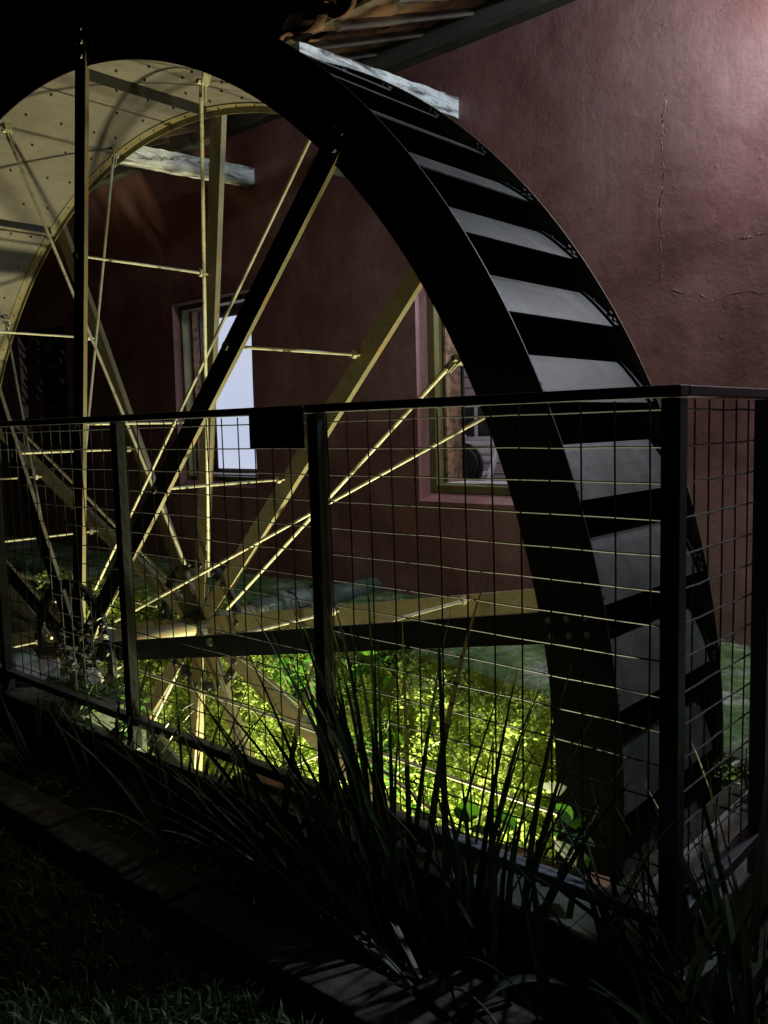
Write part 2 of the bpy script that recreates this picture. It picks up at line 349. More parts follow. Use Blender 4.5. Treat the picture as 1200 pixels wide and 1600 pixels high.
# edging pavers by the lawn
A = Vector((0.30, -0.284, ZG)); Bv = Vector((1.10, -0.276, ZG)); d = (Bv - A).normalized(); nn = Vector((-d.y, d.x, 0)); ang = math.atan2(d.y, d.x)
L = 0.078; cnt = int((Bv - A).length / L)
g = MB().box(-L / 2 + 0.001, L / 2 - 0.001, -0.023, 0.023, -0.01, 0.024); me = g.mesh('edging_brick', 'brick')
def edging(p, rz, lab, grp):
    o = link('edging_brick', me, None, (p.x, p.y, p.z + random.uniform(-0.002, 0.002)), (random.uniform(-.03, .03), random.uniform(-.02, .02), rz + random.uniform(-.04, .04)))
    md = o.modifiers.new('bevel', 'BEVEL'); md.width = 0.008; md.segments = 2
    tag(o, lab, 'brick', grp)
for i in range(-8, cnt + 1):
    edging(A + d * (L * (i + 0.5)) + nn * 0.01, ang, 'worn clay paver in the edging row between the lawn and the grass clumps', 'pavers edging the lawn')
for i in range(3):
    p = Vector((0.975 + i * 0.047, -0.212 + i * 0.004, ZG + 0.003))
    edging(p, ang + PI / 2 - 0.25, 'worn clay paver in the short cross row running towards the fence kerb', 'pavers laid towards the kerb')

# ================================================================ mill building
mill = thing('mill_building', (0.3, YW, -0.05), 'red plastered mill building with window openings behind the water wheel', 'building')
ZT = 1.13
WO = [(-0.766, -0.416, 0.218, 0.735), (0.137, 0.496, 0.205, 0.735), (-1.74, -1.40, 0.30, 0.74)]   # outer openings
REVS = {}
def inner(o): return (o[0] + 0.002, o[1] - 0.002, o[2] + 0.015, o[3] - 0.004)
g = MB(); TH = 0.11; REV = 0.038
xs = sorted({-3.0, 3.2, *[a for o in WO for a in o[:2]]}); zs = sorted({-0.06, ZT, *[a for o in WO for a in o[2:]]})
def inside(xm, zm): return any(o[0] < xm < o[1] and o[2] < zm < o[3] for o in WO)
# fine front face so that the plaster is not dead flat
def wavy(x, z): return 0.0022 * math.sin(3.1 * x + 1.3 * z) + 0.0018 * math.sin(7.3 * z - 2.2 * x) + 0.0012 * math.sin(13 * x + 9 * z)
for xa, xb in zip(xs[:-1], xs[1:]):
    for za, zb in zip(zs[:-1], zs[1:]):
        if inside((xa + xb) / 2, (za + zb) / 2): continue
        nx = max(1, int((xb - xa) / 0.03)); nz = max(1, int((zb - za) / 0.03)); o = []
        for j in range(nz + 1):
            for i in range(nx + 1):
                x = xa + (xb - xa) * i / nx; z = za + (zb - za) * j / nz
                o.append((x, YW + wavy(x, z), z))
        g.add(o, [(j * (nx + 1) + i, j * (nx + 1) + i + 1, (j + 1) * (nx + 1) + i + 1, (j + 1) * (nx + 1) + i) for j in range(nz) for i in range(nx)])
for O in WO:
    I = inner(O); oc = [(O[0], O[2]), (O[1], O[2]), (O[1], O[3]), (O[0], O[3])]; ic = [(I[0], I[2]), (I[1], I[2]), (I[1], I[3]), (I[0], I[3])]
    for k in range(4):
        a, b2 = oc[k], oc[(k + 1) % 4]; c_, d_ = ic[(k + 1) % 4], ic[k]; n = 14; vs = []
        for q in range(n + 1):
            tt = q / n; xo = a[0] + (b2[0] - a[0]) * tt; zo = a[1] + (b2[1] - a[1]) * tt
            xi = d_[0] + (c_[0] - d_[0]) * tt; zi = d_[1] + (c_[1] - d_[1]) * tt
            vs += [(xo, YW + wavy(xo, zo), zo), (xi, YW + (0.02 if O is WO[0] else REV), zi), (xi, YW + TH, zi)]
        g.add(vs, [(q * 3 + e, q * 3 + 1 + e, q * 3 + 4 + e, q * 3 + 3 + e) for q in range(n) for e in (0, 1)])
# side walls + back so the building has depth
g.box(-3.0, -2.9, YW + 0.01, 3.4, -0.06, ZT + 0.3); g.box(3.1, 3.2, YW + 0.01, 3.4, -0.06, ZT + 0.3); g.box(-2.9, 3.1, 3.3, 3.4, -0.06, ZT)
build(g, 'wall', 'plaster', mill, smooth=False)
# inner face of the wall (room side)
g = MB()
for xa, xb in zip(xs[:-1], xs[1:]):
    for za, zb in zip(zs[:-1], zs[1:]):
        if not inside((xa + xb) / 2, (za + zb) / 2):
            g.add([(xa, YW + TH, za), (xb, YW + TH, za), (xb, YW + TH, zb), (xa, YW + TH, zb)], [(0, 1, 2, 3)])
build(g, 'inner_wall_face', 'room_board', mill)
# plaster ridges over the old cracks
def ridge(pts, r=0.0018, n=40):
    mb = MB(); P = []
    for k in range(len(pts) - 1):
        for q in range(n // (len(pts) - 1)):
            tt = q / (n // (len(pts) - 1)); x = pts[k][0] + (pts[k + 1][0] - pts[k][0]) * tt; z = pts[k][1] + (pts[k + 1][1] - pts[k][1]) * tt
            x += random.uniform(-.0028, .0028); z += random.uniform(-.0028, .0028)
            P.append((x, YW + wavy(x, z) + r * 0.6, z))
    rr = [r * random.uniform(0.65, 1.1) for _ in P]; rr[0] = rr[-1] = r * 0.15
    return mb.tube(P, rr, 6)
for pts in ([(0.705, 0.93), (0.697, 0.86), (0.701, 0.80), (0.692, 0.72), (0.697, 0.64), (0.694, 0.60)],
            [(0.694, 0.60), (0.720, 0.592), (0.760, 0.580), (0.79, 0.566), (0.83, 0.578), (0.87, 0.570), (0.95, 0.575), (1.1, 0.56)],
            [(0.77, 1.02), (0.80, 1.03), (0.86, 1.03), (0.95, 1.025)], [(0.83, 0.66), (0.87, 0.665)]):
    build(ridge(pts), 'plaster_ridge', 'plaster', mill, smooth=True)
# windows
for wi, O in enumerate(WO[:2]):
    I = inner(O); y0 = YW + (0.02 if wi == 0 else REV) + 0.001; fw = 0.012 if wi == 0 else 0.019
    g = MB()
    g.box(I[0] + .001, I[0] + fw, y0, y0 + 0.028, I[2] + .001, I[3] - .001); g.box(I[1] - fw, I[1] - .001, y0, y0 + 0.028, I[2] + .001, I[3] - .001)
    g.box(I[0] + fw, I[1] - fw, y0 + .001, y0 + 0.027, I[2] + .001, I[2] + fw); g.box(I[0] + fw, I[1] - fw, y0 + .001, y0 + 0.027, I[3] - fw, I[3] - .001)
    wf = build(g, 'window_frame', 'frame', mill, bevel=0.004)
    # shutter board swung inwards on the left, and its dark stile
    g = MB(); sx = I[0] + fw
    sd_ = 0.052 if wi == 0 else 0.085
    g.box(sx + 0.002, sx + 0.009, y0 + 0.029, y0 + sd_, I[2] + fw, I[3] - fw)
    s_ = build(g, 'shutter', 'shutter', mill)
    g = MB(); g.box(sx + 0.001, sx + 0.012, y0 + sd_ + .0005, y0 + sd_ + .008, I[2] + fw, I[3] - fw); build(g, 'shutter_stile', 'dark_iron', mill)
    g = MB(); g.box(I[0] + fw, I[1] - fw, y0 + 0.028, y0 + 0.10, I[2] + 0.012, I[2] + fw + 0.004); build(g, 'window_sill', 'white_wood', mill, bevel=0.004)
O = WO[0]; I = inner(O)
g = MB(); g.box(I[0] + 0.020, I[1] - 0.02, YW + TH + 0.012, YW + TH + 0.016, I[2] + 0.028, I[3] - 0.03)
pn = build(g, 'window_pane', 'lit_pane', mill); pn['label'] = 'bluish white lit window pane'
g = MB(); g.box(I[0] - .02, I[1] + .02, YW + TH + 0.018, YW + TH + 0.024, I[2] - .02, I[3] + .02); build(g, 'window_backing', 'old_wood', mill)
# third opening: plank shutters, slats broken up to imitate patches of light
O = WO[2]; I = inner(O); g = MB(); y0 = YW + REV
for a, b2 in ((I[0], I[0] + 0.15), (I[0] + 0.175, I[1])):
    z = I[2]
    while z < I[3] - 0.02:
        if random.random() < 0.72: g.obox((a + 0.005 + random.uniform(0, .05), y0 - 0.03, z + 0.012), (b2 - 0.005 - random.uniform(0, .03), y0 - 0.03 + random.uniform(-.01, .01), z + random.uniform(.01, .04)), 0.006, random.uniform(0.014, 0.03), (0, -0.5, 1))
        z += 0.034
build(g, 'louvre_shutter', 'plate_wood', mill)
g = MB(); g.box(I[0] + 0.152, I[0] + 0.173, y0 + 0.002, y0 + 0.03, I[2], I[3]); build(g, 'mullion', 'old_wood', mill)
g = MB(); g.box(I[0], I[1], y0 + 0.05, y0 + 0.055, I[2], I[3]); build(g, 'window_backing', 'old_wood', mill)
# wall plate under the roof
g = MB(); g.box(-2.9, 3.1, YW - 0.03, YW + 0.06, ZT + 0.001, ZT + 0.048); build(g, 'wall_plate', 'plate_wood', mill, bevel=0.01)
# roof: rafters, battens, tiles
SL = math.tan(math.radians(21)); EY = 0.315; EZ = 1.026
def rz(y): return EZ + (y - EY) * SL
for k, x in enumerate(np.arange(-2.75, 3.0, 0.128)):
    g = MB().obox((x, EY + 0.03, rz(EY + 0.03) - 0.012), (x, 1.6, rz(1.6) - 0.012), 0.011, 0.014)
    build(g, 'rafter', 'old_wood', mill)
g = MB()
for y in np.arange(EY + 0.03, 1.6, 0.105):
    g.obox((-2.9, y, rz(y) - 0.001), (3.1, y, rz(y) - 0.001), 0.016, 0.005)
build(g, 'roof_batten', 'old_wood', mill)
# barrel tiles
T = MB(); sp = 0.062; cl = 0.135
def halftile(mb, x, y, up, r, L):
    n = 8; a = []; th = 0.005
    for e, (yy, dz) in enumerate(((y, 0.0), (y + L, -0.006))):
        for rr_ in (r - (0.004 if e else 0), r - th - (0.004 if e else 0)):
            for q in range(n + 1):
                an = PI * q / n
                zz = math.sin(an) * rr_ * (0.62 if up else -0.55)
                a.append((x + math.cos(an) * rr_, yy, rz(yy) + 0.016 + zz + dz - (0 if up else 0.004)))
    m_ = n + 1; fs = []
    for q in range(n):
        fs += [(q, q + 1, 2 * m_ + q + 1, 2 * m_ + q), (m_ + q + 1, m_ + q, 3 * m_ + q, 3 * m_ + q + 1), (q + 1, q, m_ + q, m_ + q + 1), (2 * m_ + q, 2 * m_ + q + 1, 3 * m_ + q + 1, 3 * m_ + q)]
    mb.add(a, fs)
for x in np.arange(-2.85, 3.1, sp):
    ox = random.uniform(-.004, .004)
    for k in range(9):
        if k == 0 and x < 0.21: continue
        y = EY - 0.02 + k * 0.118 + (max(0, x - 0.2) * 0.35 if x < 0.9 else 0.24)
        halftile(T, x + ox + random.uniform(-.002, .002), y + random.uniform(-.006, .006), True, 0.029, cl)
        halftile(T, x + sp / 2 + ox, y + random.uniform(-.006, .004), False, 0.031, cl)
build(T, 'roof_tiles', 'tile', mill, smooth=True)
# upper roof slab keeps the sky out of the room
g = MB(); g.add([(-2.9, 0.95, rz(0.95) + 0.03), (3.1, 0.95, rz(0.95) + 0.03), (3.1, 2.1, rz(2.1)), (-2.9, 2.1, rz(2.1)), (3.1, 3.4, ZT + .2), (-2.9, 3.4, ZT + .2)], [(0, 1, 2, 3), (3, 2, 4, 5)])
build(g, 'roof_deck', 'old_wood', mill)
# projecting whitewashed joists
def joist(x, zc, y0, y1, hh=0.040, ww=0.035):
    g = MB(); n = 26; vs = []
    for i in range(n + 1):
        y = y0 + (y1 - y0) * i / n
        jt = [random.uniform(-.0008, .0008) for _ in range(4)]
        for (dx, dz), j_ in zip(((-ww / 2, -hh / 2), (ww / 2, -hh / 2), (ww / 2, hh / 2), (-ww / 2, hh / 2)), jt):
            vs.append((x + dx + j_, y, zc + dz + j_ * 1.3 - 0.05 * (y1 - y)))
    fs = [(i * 4 + k, i * 4 + (k + 1) % 4, i * 4 + 4 + (k + 1) % 4, i * 4 + 4 + k) for i in range(n) for k in range(4)]
    fs += [(3, 2, 1, 0), (n * 4, n * 4 + 1, n * 4 + 2, n * 4 + 3)]
    g.add(vs, fs); return build(g, 'joist', 'beam', mill)
for x in (-0.40, 0.245):
    joist(x, 1.015, 0.315, YW + 0.04)
# room behind window 2
g = MB(); g.box(-0.9, 2.0, YW + 0.12, 1.45, 0.07, 0.09); build(g, 'room_floor', 'room_floor', mill)
g = MB(); z = 0.09
while z < 1.1:
    g.box(-0.9, 2.0, 1.45 + random.uniform(0, .003), 1.47, z, z + 0.030); z += 0.033
build(g, 'plank_partition', 'room_board', mill)
pf = MB()   # small barred window in the plank wall
for x in (-0.325, -0.265, -0.205, -0.145): pf.box(x - 0.006, x + 0.006, 1.443, 1.452, 0.335, 0.425)
pf.box(-0.335, -0.135, 1.4425, 1.4525, 0.322, 0.335); pf.box(-0.335, -0.135, 1.4425, 1.4525, 0.425, 0.438)
build(pf, 'inner_window_frame', 'white_wood', mill, bevel=0.003)
g = MB(); g.box(-0.33, -0.14, 1.444, 1.4495, 0.335, 0.425); build(g, 'inner_window_pane', 'dark_iron', mill)
CRT = None

# ================================================================ water wheel
wheel = thing('water_wheel', (0, W / 2, -1.0), 'large black steel overshot water wheel with curved grey bucket plates', 'water wheel')
def wl(p): return (p[0], p[1] - W / 2, p[2] + 1.0)      # world -> wheel-local
def annulus(r0, r1, y0, y1, n=240):
    g = MB(); vs = []
    for k in range(n):
        a = 2 * PI * k / n; c_, s_ = math.cos(a), math.sin(a)
        vs += [(r0 * c_, y0, r0 * s_), (r1 * c_, y0, r1 * s_), (r1 * c_, y1, r1 * s_), (r0 * c_, y1, r0 * s_)]
    fs = []
    for k in range(n):
        j = (k + 1) % n
        for e in range(4): fs.append((k * 4 + e, j * 4 + e, j * 4 + (e + 1) % 4, k * 4 + (e + 1) % 4))
    return g.add(vs, fs)
def wpart(mb, name, mat, smooth=False):
    q = MB(); q.v = [wl(p) for p in mb.v]; q.f = mb.f
    return link(name, q.mesh(name, mat, smooth), wheel)
wpart(annulus(RI, 1.0, -0.0015, 0.0), 'side_ring', 'ring')
wpart(annulus(RI - 0.012, 1.0, W, W + 0.0015), 'side_ring', 'spoke')
dr_ = wpart(annulus(RI + 0.0005, RI + 0.0025, -0.0007, W + 0.0007), 'drum_plate', 'drum')
dr_.data.materials.append(MAT['gap_shade'])
for p_ in dr_.data.polygons:
    c_ = p_.center; n_ = p_.normal
    if abs(n_.y) < 0.5 and math.hypot(c_.x, c_.z - S) > (RI + 0.0015) * S: p_.material_index = 1  # outer drum face blackened as shade behind the bucket gaps
# rim angle on the rear ring with its bolts
ra = wpart(annulus(RI - 0.002, RI, W - 0.016, W - 0.0005), 'rim_angle', 'spoke')
g = MB()
for k in range(120):
    a = 2 * PI * k / 120 + random.uniform(-.004, .004)
    for rr_, yy in ((RI - 0.0045, W - 0.009),):
        c_, s_ = math.cos(a), math.sin(a)
        g.tube([(rr_ * c_, yy, rr_ * s_), ((rr_ + 0.003) * c_, yy, (rr_ + 0.003) * s_)], 0.0015, 6)
for k in range(62):      # rivets of bucket roots on the drum
    a = math.radians(-0.1 + 4.6 + 360 / 62 * k)
    for yy in (0.03, 0.085, 0.15, 0.2):
        c_, s_ = math.cos(a), math.sin(a); yy += random.uniform(-.006, .006)
        g.tube([((RI - 0.003) * c_, yy, (RI - 0.003) * s_), ((RI + 0.001) * c_, yy, (RI + 0.001) * s_)], 0.0022, 6)
q = MB(); q.v = [wl(p) for p in g.v]; q.f = g.f
tag(link('rivets', q.mesh('rivets', 'ring'), wheel), kind='stuff')
# cross bars on the inside of the drum at every spoke
def rotY(deg): return (0, -math.radians(deg), 0)
SP0 = 10.6
hub_loc = (0, -W / 2, 1.0)       # hub centre at front plane in wheel-local coordinates
def rpart(mesh, name, deg):
    o = bpy.data.objects.new(name, mesh); C.objects.link(o); o.parent = wheel
    o.location = Vector(hub_loc) * S; o.rotation_euler = rotY(deg); return o
# buckets
prof = [(0.9935, 0.0), (0.9900, 1.0), (0.9860, 2.0), (0.9815, 3.0), (0.9785, 3.5), (0.955, 3.95), (0.9325, 4.1)]
g = MB(); ny = 8; vs = []
for (r, a) in prof:
    a = math.radians(a)
    for j in range(ny + 1):
        y = 0.0012 + (W - 0.0024) * j / ny
        vs.append((r * math.cos(a), y, r * math.sin(a)))
g.add(vs, [(i * (ny + 1) + j, i * (ny + 1) + j + 1, (i + 1) * (ny + 1) + j + 1, (i + 1) * (ny + 1) + j) for i in range(len(prof) - 1) for j in range(ny)])
me_b = g.mesh('bucket', 'bucket', False); me_b.materials.append(MAT['gap_shade'])
for p_ in me_b.polygons:
    if math.hypot(p_.center.x, p_.center.z) < 0.975 * S: p_.material_index = 1  # bucket roots blackened to paint the shade in the gaps
me_ba = []
for yy in (W - 0.006, 0.006):
    g = MB()   # fixing angle with bolts at the rear ring and near the front ring
    fr = yy < 0.1
    P_ = [((r + 0.0022) * math.cos(math.radians(a)), yy, (r + 0.0022) * math.sin(math.radians(a))) for r, a in prof[:5]]
    for p0, p1 in zip(P_[:-1], P_[1:]): g.obox(p0, p1, 0.003 if fr else 0.009, 0.002, (math.cos(math.radians(2)), 0, 0.03))
    for idx, a in ((0, 0.45), (0, 1.0), (3, 2.5)):
        r = 0.9935 if idx == 0 else 0.984
        if fr and idx: continue
        a = math.radians(a); g.tube([((r - .002) * math.cos(a), yy, (r - .002) * math.sin(a)), ((r + 0.0042) * math.cos(a), yy, (r + 0.0040) * math.sin(a))], 0.0018 if fr else 0.0024, 6)
    me_ba.append(g.mesh('fixing_angle', 'ring'))
for k in range(62):
    o = rpart(me_b, 'bucket', -0.1 + 360 / 62 * k)
    md = o.modifiers.new('solid', 'SOLIDIFY'); md.thickness = 0.005; md.offset = -1; md.material_offset = 1; md.material_offset_rim = 0
    for mb_ in me_ba:
        ch = bpy.data.objects.new('fixing_angle', mb_); C.objects.link(ch); ch.parent = o
# spokes: channel section
def channel(r0, r1, w, fl, yweb, dirn, bolts):
    g = MB(); th = 0.0022
    ya, yb = sorted((yweb, yweb + dirn * th)); g.box(r0, r1, ya, yb, -w / 2, w / 2)
    ya, yb = sorted((yweb + dirn * th, yweb + dirn * fl))
    g.box(r0, r1, ya, yb, -w / 2, -w / 2 + th); g.box(r0, r1, ya, yb, w / 2 - th, w / 2)
    return g
def boltset(y0, y1, spots, r=0.0042):
    g = MB()
    for a, b2 in spots: g.tube([(a, y0, b2), (a, y1, b2)], r, 6)
    return g
bs = [(a, b2) for a in (0.942, 0.962, 0.981) for b2 in (-0.008, 0.008)]
me_sf = channel(0.03, 0.992, 0.031, 0.016, -0.004, 1, None)
# web sits proud of the ring; flanges only run inside the ring radius
me_sf = MB(); th = 0.0022
me_sf.box(0.03, 0.990, -0.0042, -0.0020, -0.0155, 0.0155); me_sf.box(0.03, RI - 0.002, -0.0020, 0.0022, -0.0155, -0.0133); me_sf.box(0.03, RI - 0.002, -0.0020, 0.0022, 0.0133, 0.0155)
me_sf = me_sf.mesh('spoke', 'spoke'); me_sf.materials.append(MAT['ring'])
for p_ in me_sf.polygons:
    if p_.center.y < -0.0041 * S: p_.material_index = 1   # outer face blackened, its shade put into the colour
me_sr = MB(); me_sr.box(0.03, 0.990, W + 0.002, W + 0.0042, -0.0155, 0.0155); me_sr.box(0.03, 0.990, W + 0.0042, W + 0.0125, -0.0155, -0.0133); me_sr.box(0.03, 0.990, W + 0.0042, W + 0.0125, 0.0133, 0.0155)
me_sr = me_sr.mesh('spoke', 'spoke')
me_bf = boltset(-0.0085, -0.0042, [(0.0, 0.0)], 0.0034).mesh('bolt', 'bolt')
me_tie = {}
for r in (0.655, 0.39):
    g = MB().tube([(r, -0.006, 0.006), (r, W + 0.006, 0.006)], 0.0022, 8); g.tube([(r, -0.009, 0.006), (r, -0.0043, 0.006)], 0.0062, 6)
    g.tube([(r, W - 0.016, 0.006), (r, W - 0.008, 0.006)], 0.0065, 6)
    me_tie[r] = g.mesh('tie_rod', 'rod')
g = MB().box(RI - 0.016, RI - 0.0005, 0.001, W - 0.018, -0.003, 0.0).box(RI - 0.0025, RI - 0.0006, 0.0012, W - 0.0182, 0.0001, 0.012); me_cb = g.mesh('cross_bar', 'ring')
for k in range(10):
    a = SP0 + 36 * k
    s = rpart(me_sf, 'spoke', a)
    for bx_, bz_ in bs:
        ch = bpy.data.objects.new('bolt', me_bf); C.objects.link(ch); ch.parent = s; ch.location = (bx_ * S, 0, bz_ * S)
    rpart(me_sr, 'spoke', a - 0.3)
    for r in (0.655, 0.39): rpart(me_tie[r], 'tie_rod', a)
    rpart(me_cb, 'cross_bar', a)
# crossed brace rods at the mid angles, with clevis ends
RR = 0.0027
def rod(p0, p1):
    g = MB(); p0 = Vector(p0); p1 = Vector(p1); d_ = (p1 - p0).normalized()
    g.tube([p0 + d_ * 0.018, p1], RR, 8)
    g.obox(p0 - d_ * 0.002, p0 + d_ * 0.022, 0.008, 0.0016, (0, 1, 0)); g.obox(p0 + Vector((0, 0.0048, 0)) - d_ * 0.002, p0 + Vector((0, 0.0048, 0)) + d_ * 0.022, 0.008, 0.0016, (0, 1, 0))
    g.tube([p0 + Vector((0, -0.006, 0)), p0 + Vector((0, 0.01, 0))], 0.0035, 6)
    g.box(p0.x - 0.001, p0.x + 0.016, p0.y - 0.004, p0.y + 0.008, -0.008, -0.0055)
    return g
me_ra = rod((RI - 0.012, 0.012, 0), (0.12, W - 0.012, -0.01)).mesh('brace_rod', 'rod', False)
me_rb = rod((RI - 0.016, W - 0.03, 0), (0.12, 0.012, 0.012)).mesh('brace_rod', 'rod', False)
for k in range(10):
    a = SP0 + 18 + 36 * k
    rpart(me_ra, 'brace_rod', a); rpart(me_rb, 'brace_rod', a - 0.8)
# hubs and shaft
def disc(r, y0, y1, n=40):
    return MB().tube([(0, y0, 0), (0, y1, 0)], r, n)
for y0, y1 in ((-0.012, -0.0045), (W + 0.0045, W + 0.012)):
    g = disc(0.062, y0, y1); g.tube([(0, y0 - 0.02, 0), (0, y1 + 0.02, 0)], 0.030, 24)
    rg = annulus(0.111, 0.128, y0, y1, 60); g.add(rg.v, rg.f)
    for k in range(20):
        a = math.radians(SP0 + 18 * k); g.tube([(0.12 * math.cos(a), y0 - 0.006, 0.12 * math.sin(a)), (0.12 * math.cos(a), y1 + 0.006, 0.12 * math.sin(a))], 0.006, 6)
    wpart(g, 'hub', 'ring')
g = MB()
for y0, y1 in ((0.006, 0.012), (W - 0.012, W - 0.006)):   # gusset rings where the rods land
    pass
wpart(MB().tube([(0, -0.13, 0), (0, 0.78, 0)], 0.0185, 28), 'shaft', 'spoke', True)
g = MB().tube([(0, 0.38, 0), (0, 0.60, 0)], 0.026, 24).tube([(0, 0.44, 0), (0, 0.46, 0)], 0.036, 24).tube([(0, 0.56, 0), (0, 0.58, 0)], 0.036, 24)
g.tube([(0, 0.60, 0), (0, 0.745, 0)], 0.022, 24)
wpart(g, 'shaft_sleeve', 'pipe', True)
# bearing blocks (stand on the kerb and on the ledge)
def bearing(y, zb, label):
    t = thing('bearing_block', (0, y, zb), label, 'bearing')
    g = MB().box(-0.06, 0.06, y - 0.02, y + 0.02, zb, zb + 0.012); g.box(-0.036, 0.036, y - 0.017, y + 0.017, zb + 0.012, -0.012)
    build(g, 'pedestal', 'dark_iron', t, bevel=0.004)
    g = MB().tube([(0, y - 0.019, 0), (0, y + 0.019, 0)], 0.030, 24); build(g, 'bearing_housing', 'pipe', t, smooth=False)
    g = MB()
    for sx in (-0.05, 0.05): g.tube([(sx, y, zb + 0.012), (sx, y, zb + 0.02)], 0.006, 6)
    build(g, 'bolts', 'bolt', t)
bearing(-0.105, KZ, 'dark cast iron bearing block carrying the shaft on the fence kerb')
bearing(0.50, -0.012, 'greenish bearing block carrying the shaft on the mossy ledge behind the wheel')

# pit floodlight and the added fill light (hidden behind the kerb from the photograph's position)
for (px_, py_, pz_), lab_ in ((PIT, 'small floodlight below the fence corner end shining up inside the water wheel'), (PIT_FILL, 'small added fill light, unseen, under the wheel hub shining up inside the water wheel')):
    t = thing('floodlight', (px_, py_, PB), lab_, 'lamp', 'floodlights in the pit')
    build(MB().box(px_ - .03, px_ + .03, py_ - .02, py_ + .02, pz_ - .06, pz_ - .03), 'housing', 'dark_iron', t, bevel=0.006)
    build(MB().box(px_ - .024, px_ + .024, py_ - .015, py_ + .015, pz_ - .0299, pz_ - .027), 'lamp_glass', 'lampglass', t)
    build(MB().tube([(px_, py_, PB), (px_, py_, pz_ - .0605)], 0.007, 8), 'stand', 'dark_iron', t)

# ================================================================ fence
fx = 1.109; fy = -0.15; ft = 0.3925; fb = 0.018; PW = 0.0135
fence = thing('safety_fence', (fx, fy, KZ), 'black steel railing with wire mesh panels in front of the water wheel', 'fence')
posts = [(fx, fy), (0.762, fy), (0.412, fy), (0.062, fy), (-0.288, fy), (fx, 0.03), (fx, 0.38)]
for (x, y) in posts:
    build(MB().box(x - PW / 2, x + PW / 2, y - PW / 2, y + PW / 2, KZ - 0.01, ft - 0.0085), 'post', 'black_paint', fence, bevel=0.003)
h = 0.008
build(MB().box(-0.8, fx + PW / 2 + .0005, fy - PW / 2 - .0005, fy + PW / 2 + .0005, ft - h, ft), 'top_rail', 'black_paint', fence, bevel=0.003)
build(MB().box(fx - PW / 2 - .0003, fx + PW / 2 + .0007, fy + PW / 2 + .0008, YW - 0.01, ft - h + .0002, ft - .0002), 'top_rail', 'black_paint', fence, bevel=0.003)
build(MB().box(-0.8, fx - PW / 2 - 0.0001, fy - PW / 2 + .0005, fy + PW / 2 - .0005, fb - 0.010, fb), 'bottom_rail', 'rail_glint', fence, bevel=0.003)
build(MB().box(fx - PW / 2 + .0005, fx + PW / 2 - .0005, fy + PW / 2 + .001, YW - 0.01, fb - 0.010, fb), 'bottom_rail', 'black_paint', fence, bevel=0.003)
WR = 0.00072
def meshpanel(xa, xb, ypl=None, xpl=None, ha=None, hb=None):
    g = MB(); st = 0.0267
    z0, z1 = fb + 0.001, ft - h - 0.001
    def pt(a, z, off=0):
        bow = 0.0012 * math.sin(a * 9 + z * 5)
        return (a, ypl + off + bow, z) if xpl is None else (xpl + off + bow, a, z)
    a = xa
    while a < xb:
        j = random.uniform(-.0006, .0006)
        g.tube([pt(a + j + 0.0006 * math.sin(5 * q), z0 + (z1 - z0) * q / 6) for q in range(7)], WR, 5); a += st
    z = z1 - 0.0075; ha = xa - .004 if ha is None else ha; hb = xb if hb is None else hb
    while z > z0:
        n = 8; g.tube([pt(ha + (hb - ha) * q / n, z + random.uniform(-.0005, .0005), 0.0013) for q in range(n + 1)], WR, 5); z -= 0.0251
    return g
xs_ = [fx, 0.762, 0.412, 0.062, -0.288, -0.638]
for a, b2 in zip(xs_[:-1], xs_[1:]):
    # the verticals of the photo sit at fx-0.0267*k measured from the corner
    st = 0.0267; c0 = fx - 0.0177; hi = a - PW / 2 - 0.001; lo = b2 + PW / 2 + 0.001
    a0 = c0 - max(0, math.ceil((c0 - hi) / st)) * st; lo2 = a0 - int((a0 - lo) / st) * st
    g = meshpanel(lo2, a0 + 0.001, ypl=fy + 0.004, ha=lo, hb=hi)
    build(g, 'mesh_panel', 'wire', fence)
for a, b2 in ((fy, 0.03), (0.03, 0.38), (0.38, 0.74)):
    g = meshpanel(a + PW / 2 + .006, b2 - PW / 2 - .002, xpl=fx - 0.003); build(g, 'mesh_panel', 'wire', fence)
# sign on the railing
sg = thing('notice_sign', (0.714, fy - 0.01, 0.353), 'small dark rectangular notice sign hanging below the top rail of the fence', 'sign')
build(MB().box(0.675, 0.7535, fy - 0.0105, fy - 0.0085, 0.352, 0.3915), 'sign_plate', 'sign', sg)
def text(body, size, x, z, parent):
    cu = bpy.data.curves.new('lettering', 'FONT'); cu.body = body; cu.size = size * S; cu.extrude = 0.0006; cu.align_x = 'CENTER'
    o = bpy.data.objects.new('tmp', cu); C.objects.link(o)
    me = bpy.data.meshes.new_from_object(o.evaluated_get(bpy.context.evaluated_depsgraph_get())); bpy.data.objects.remove(o)
    me.name = 'lettering'; me.materials.clear(); me.materials.append(MAT['sign_text'])
    pl = WB[parent.name]; q = bpy.data.objects.new('lettering', me); C.objects.link(q); q.parent = parent
    q.location = Vector((x - pl[0], fy - 0.0109 - pl[1], z - pl[2])) * S; q.rotation_euler = (PI / 2, 0, 0)
text('CUIDADO', 0.0125, 0.714, 0.3765, sg)

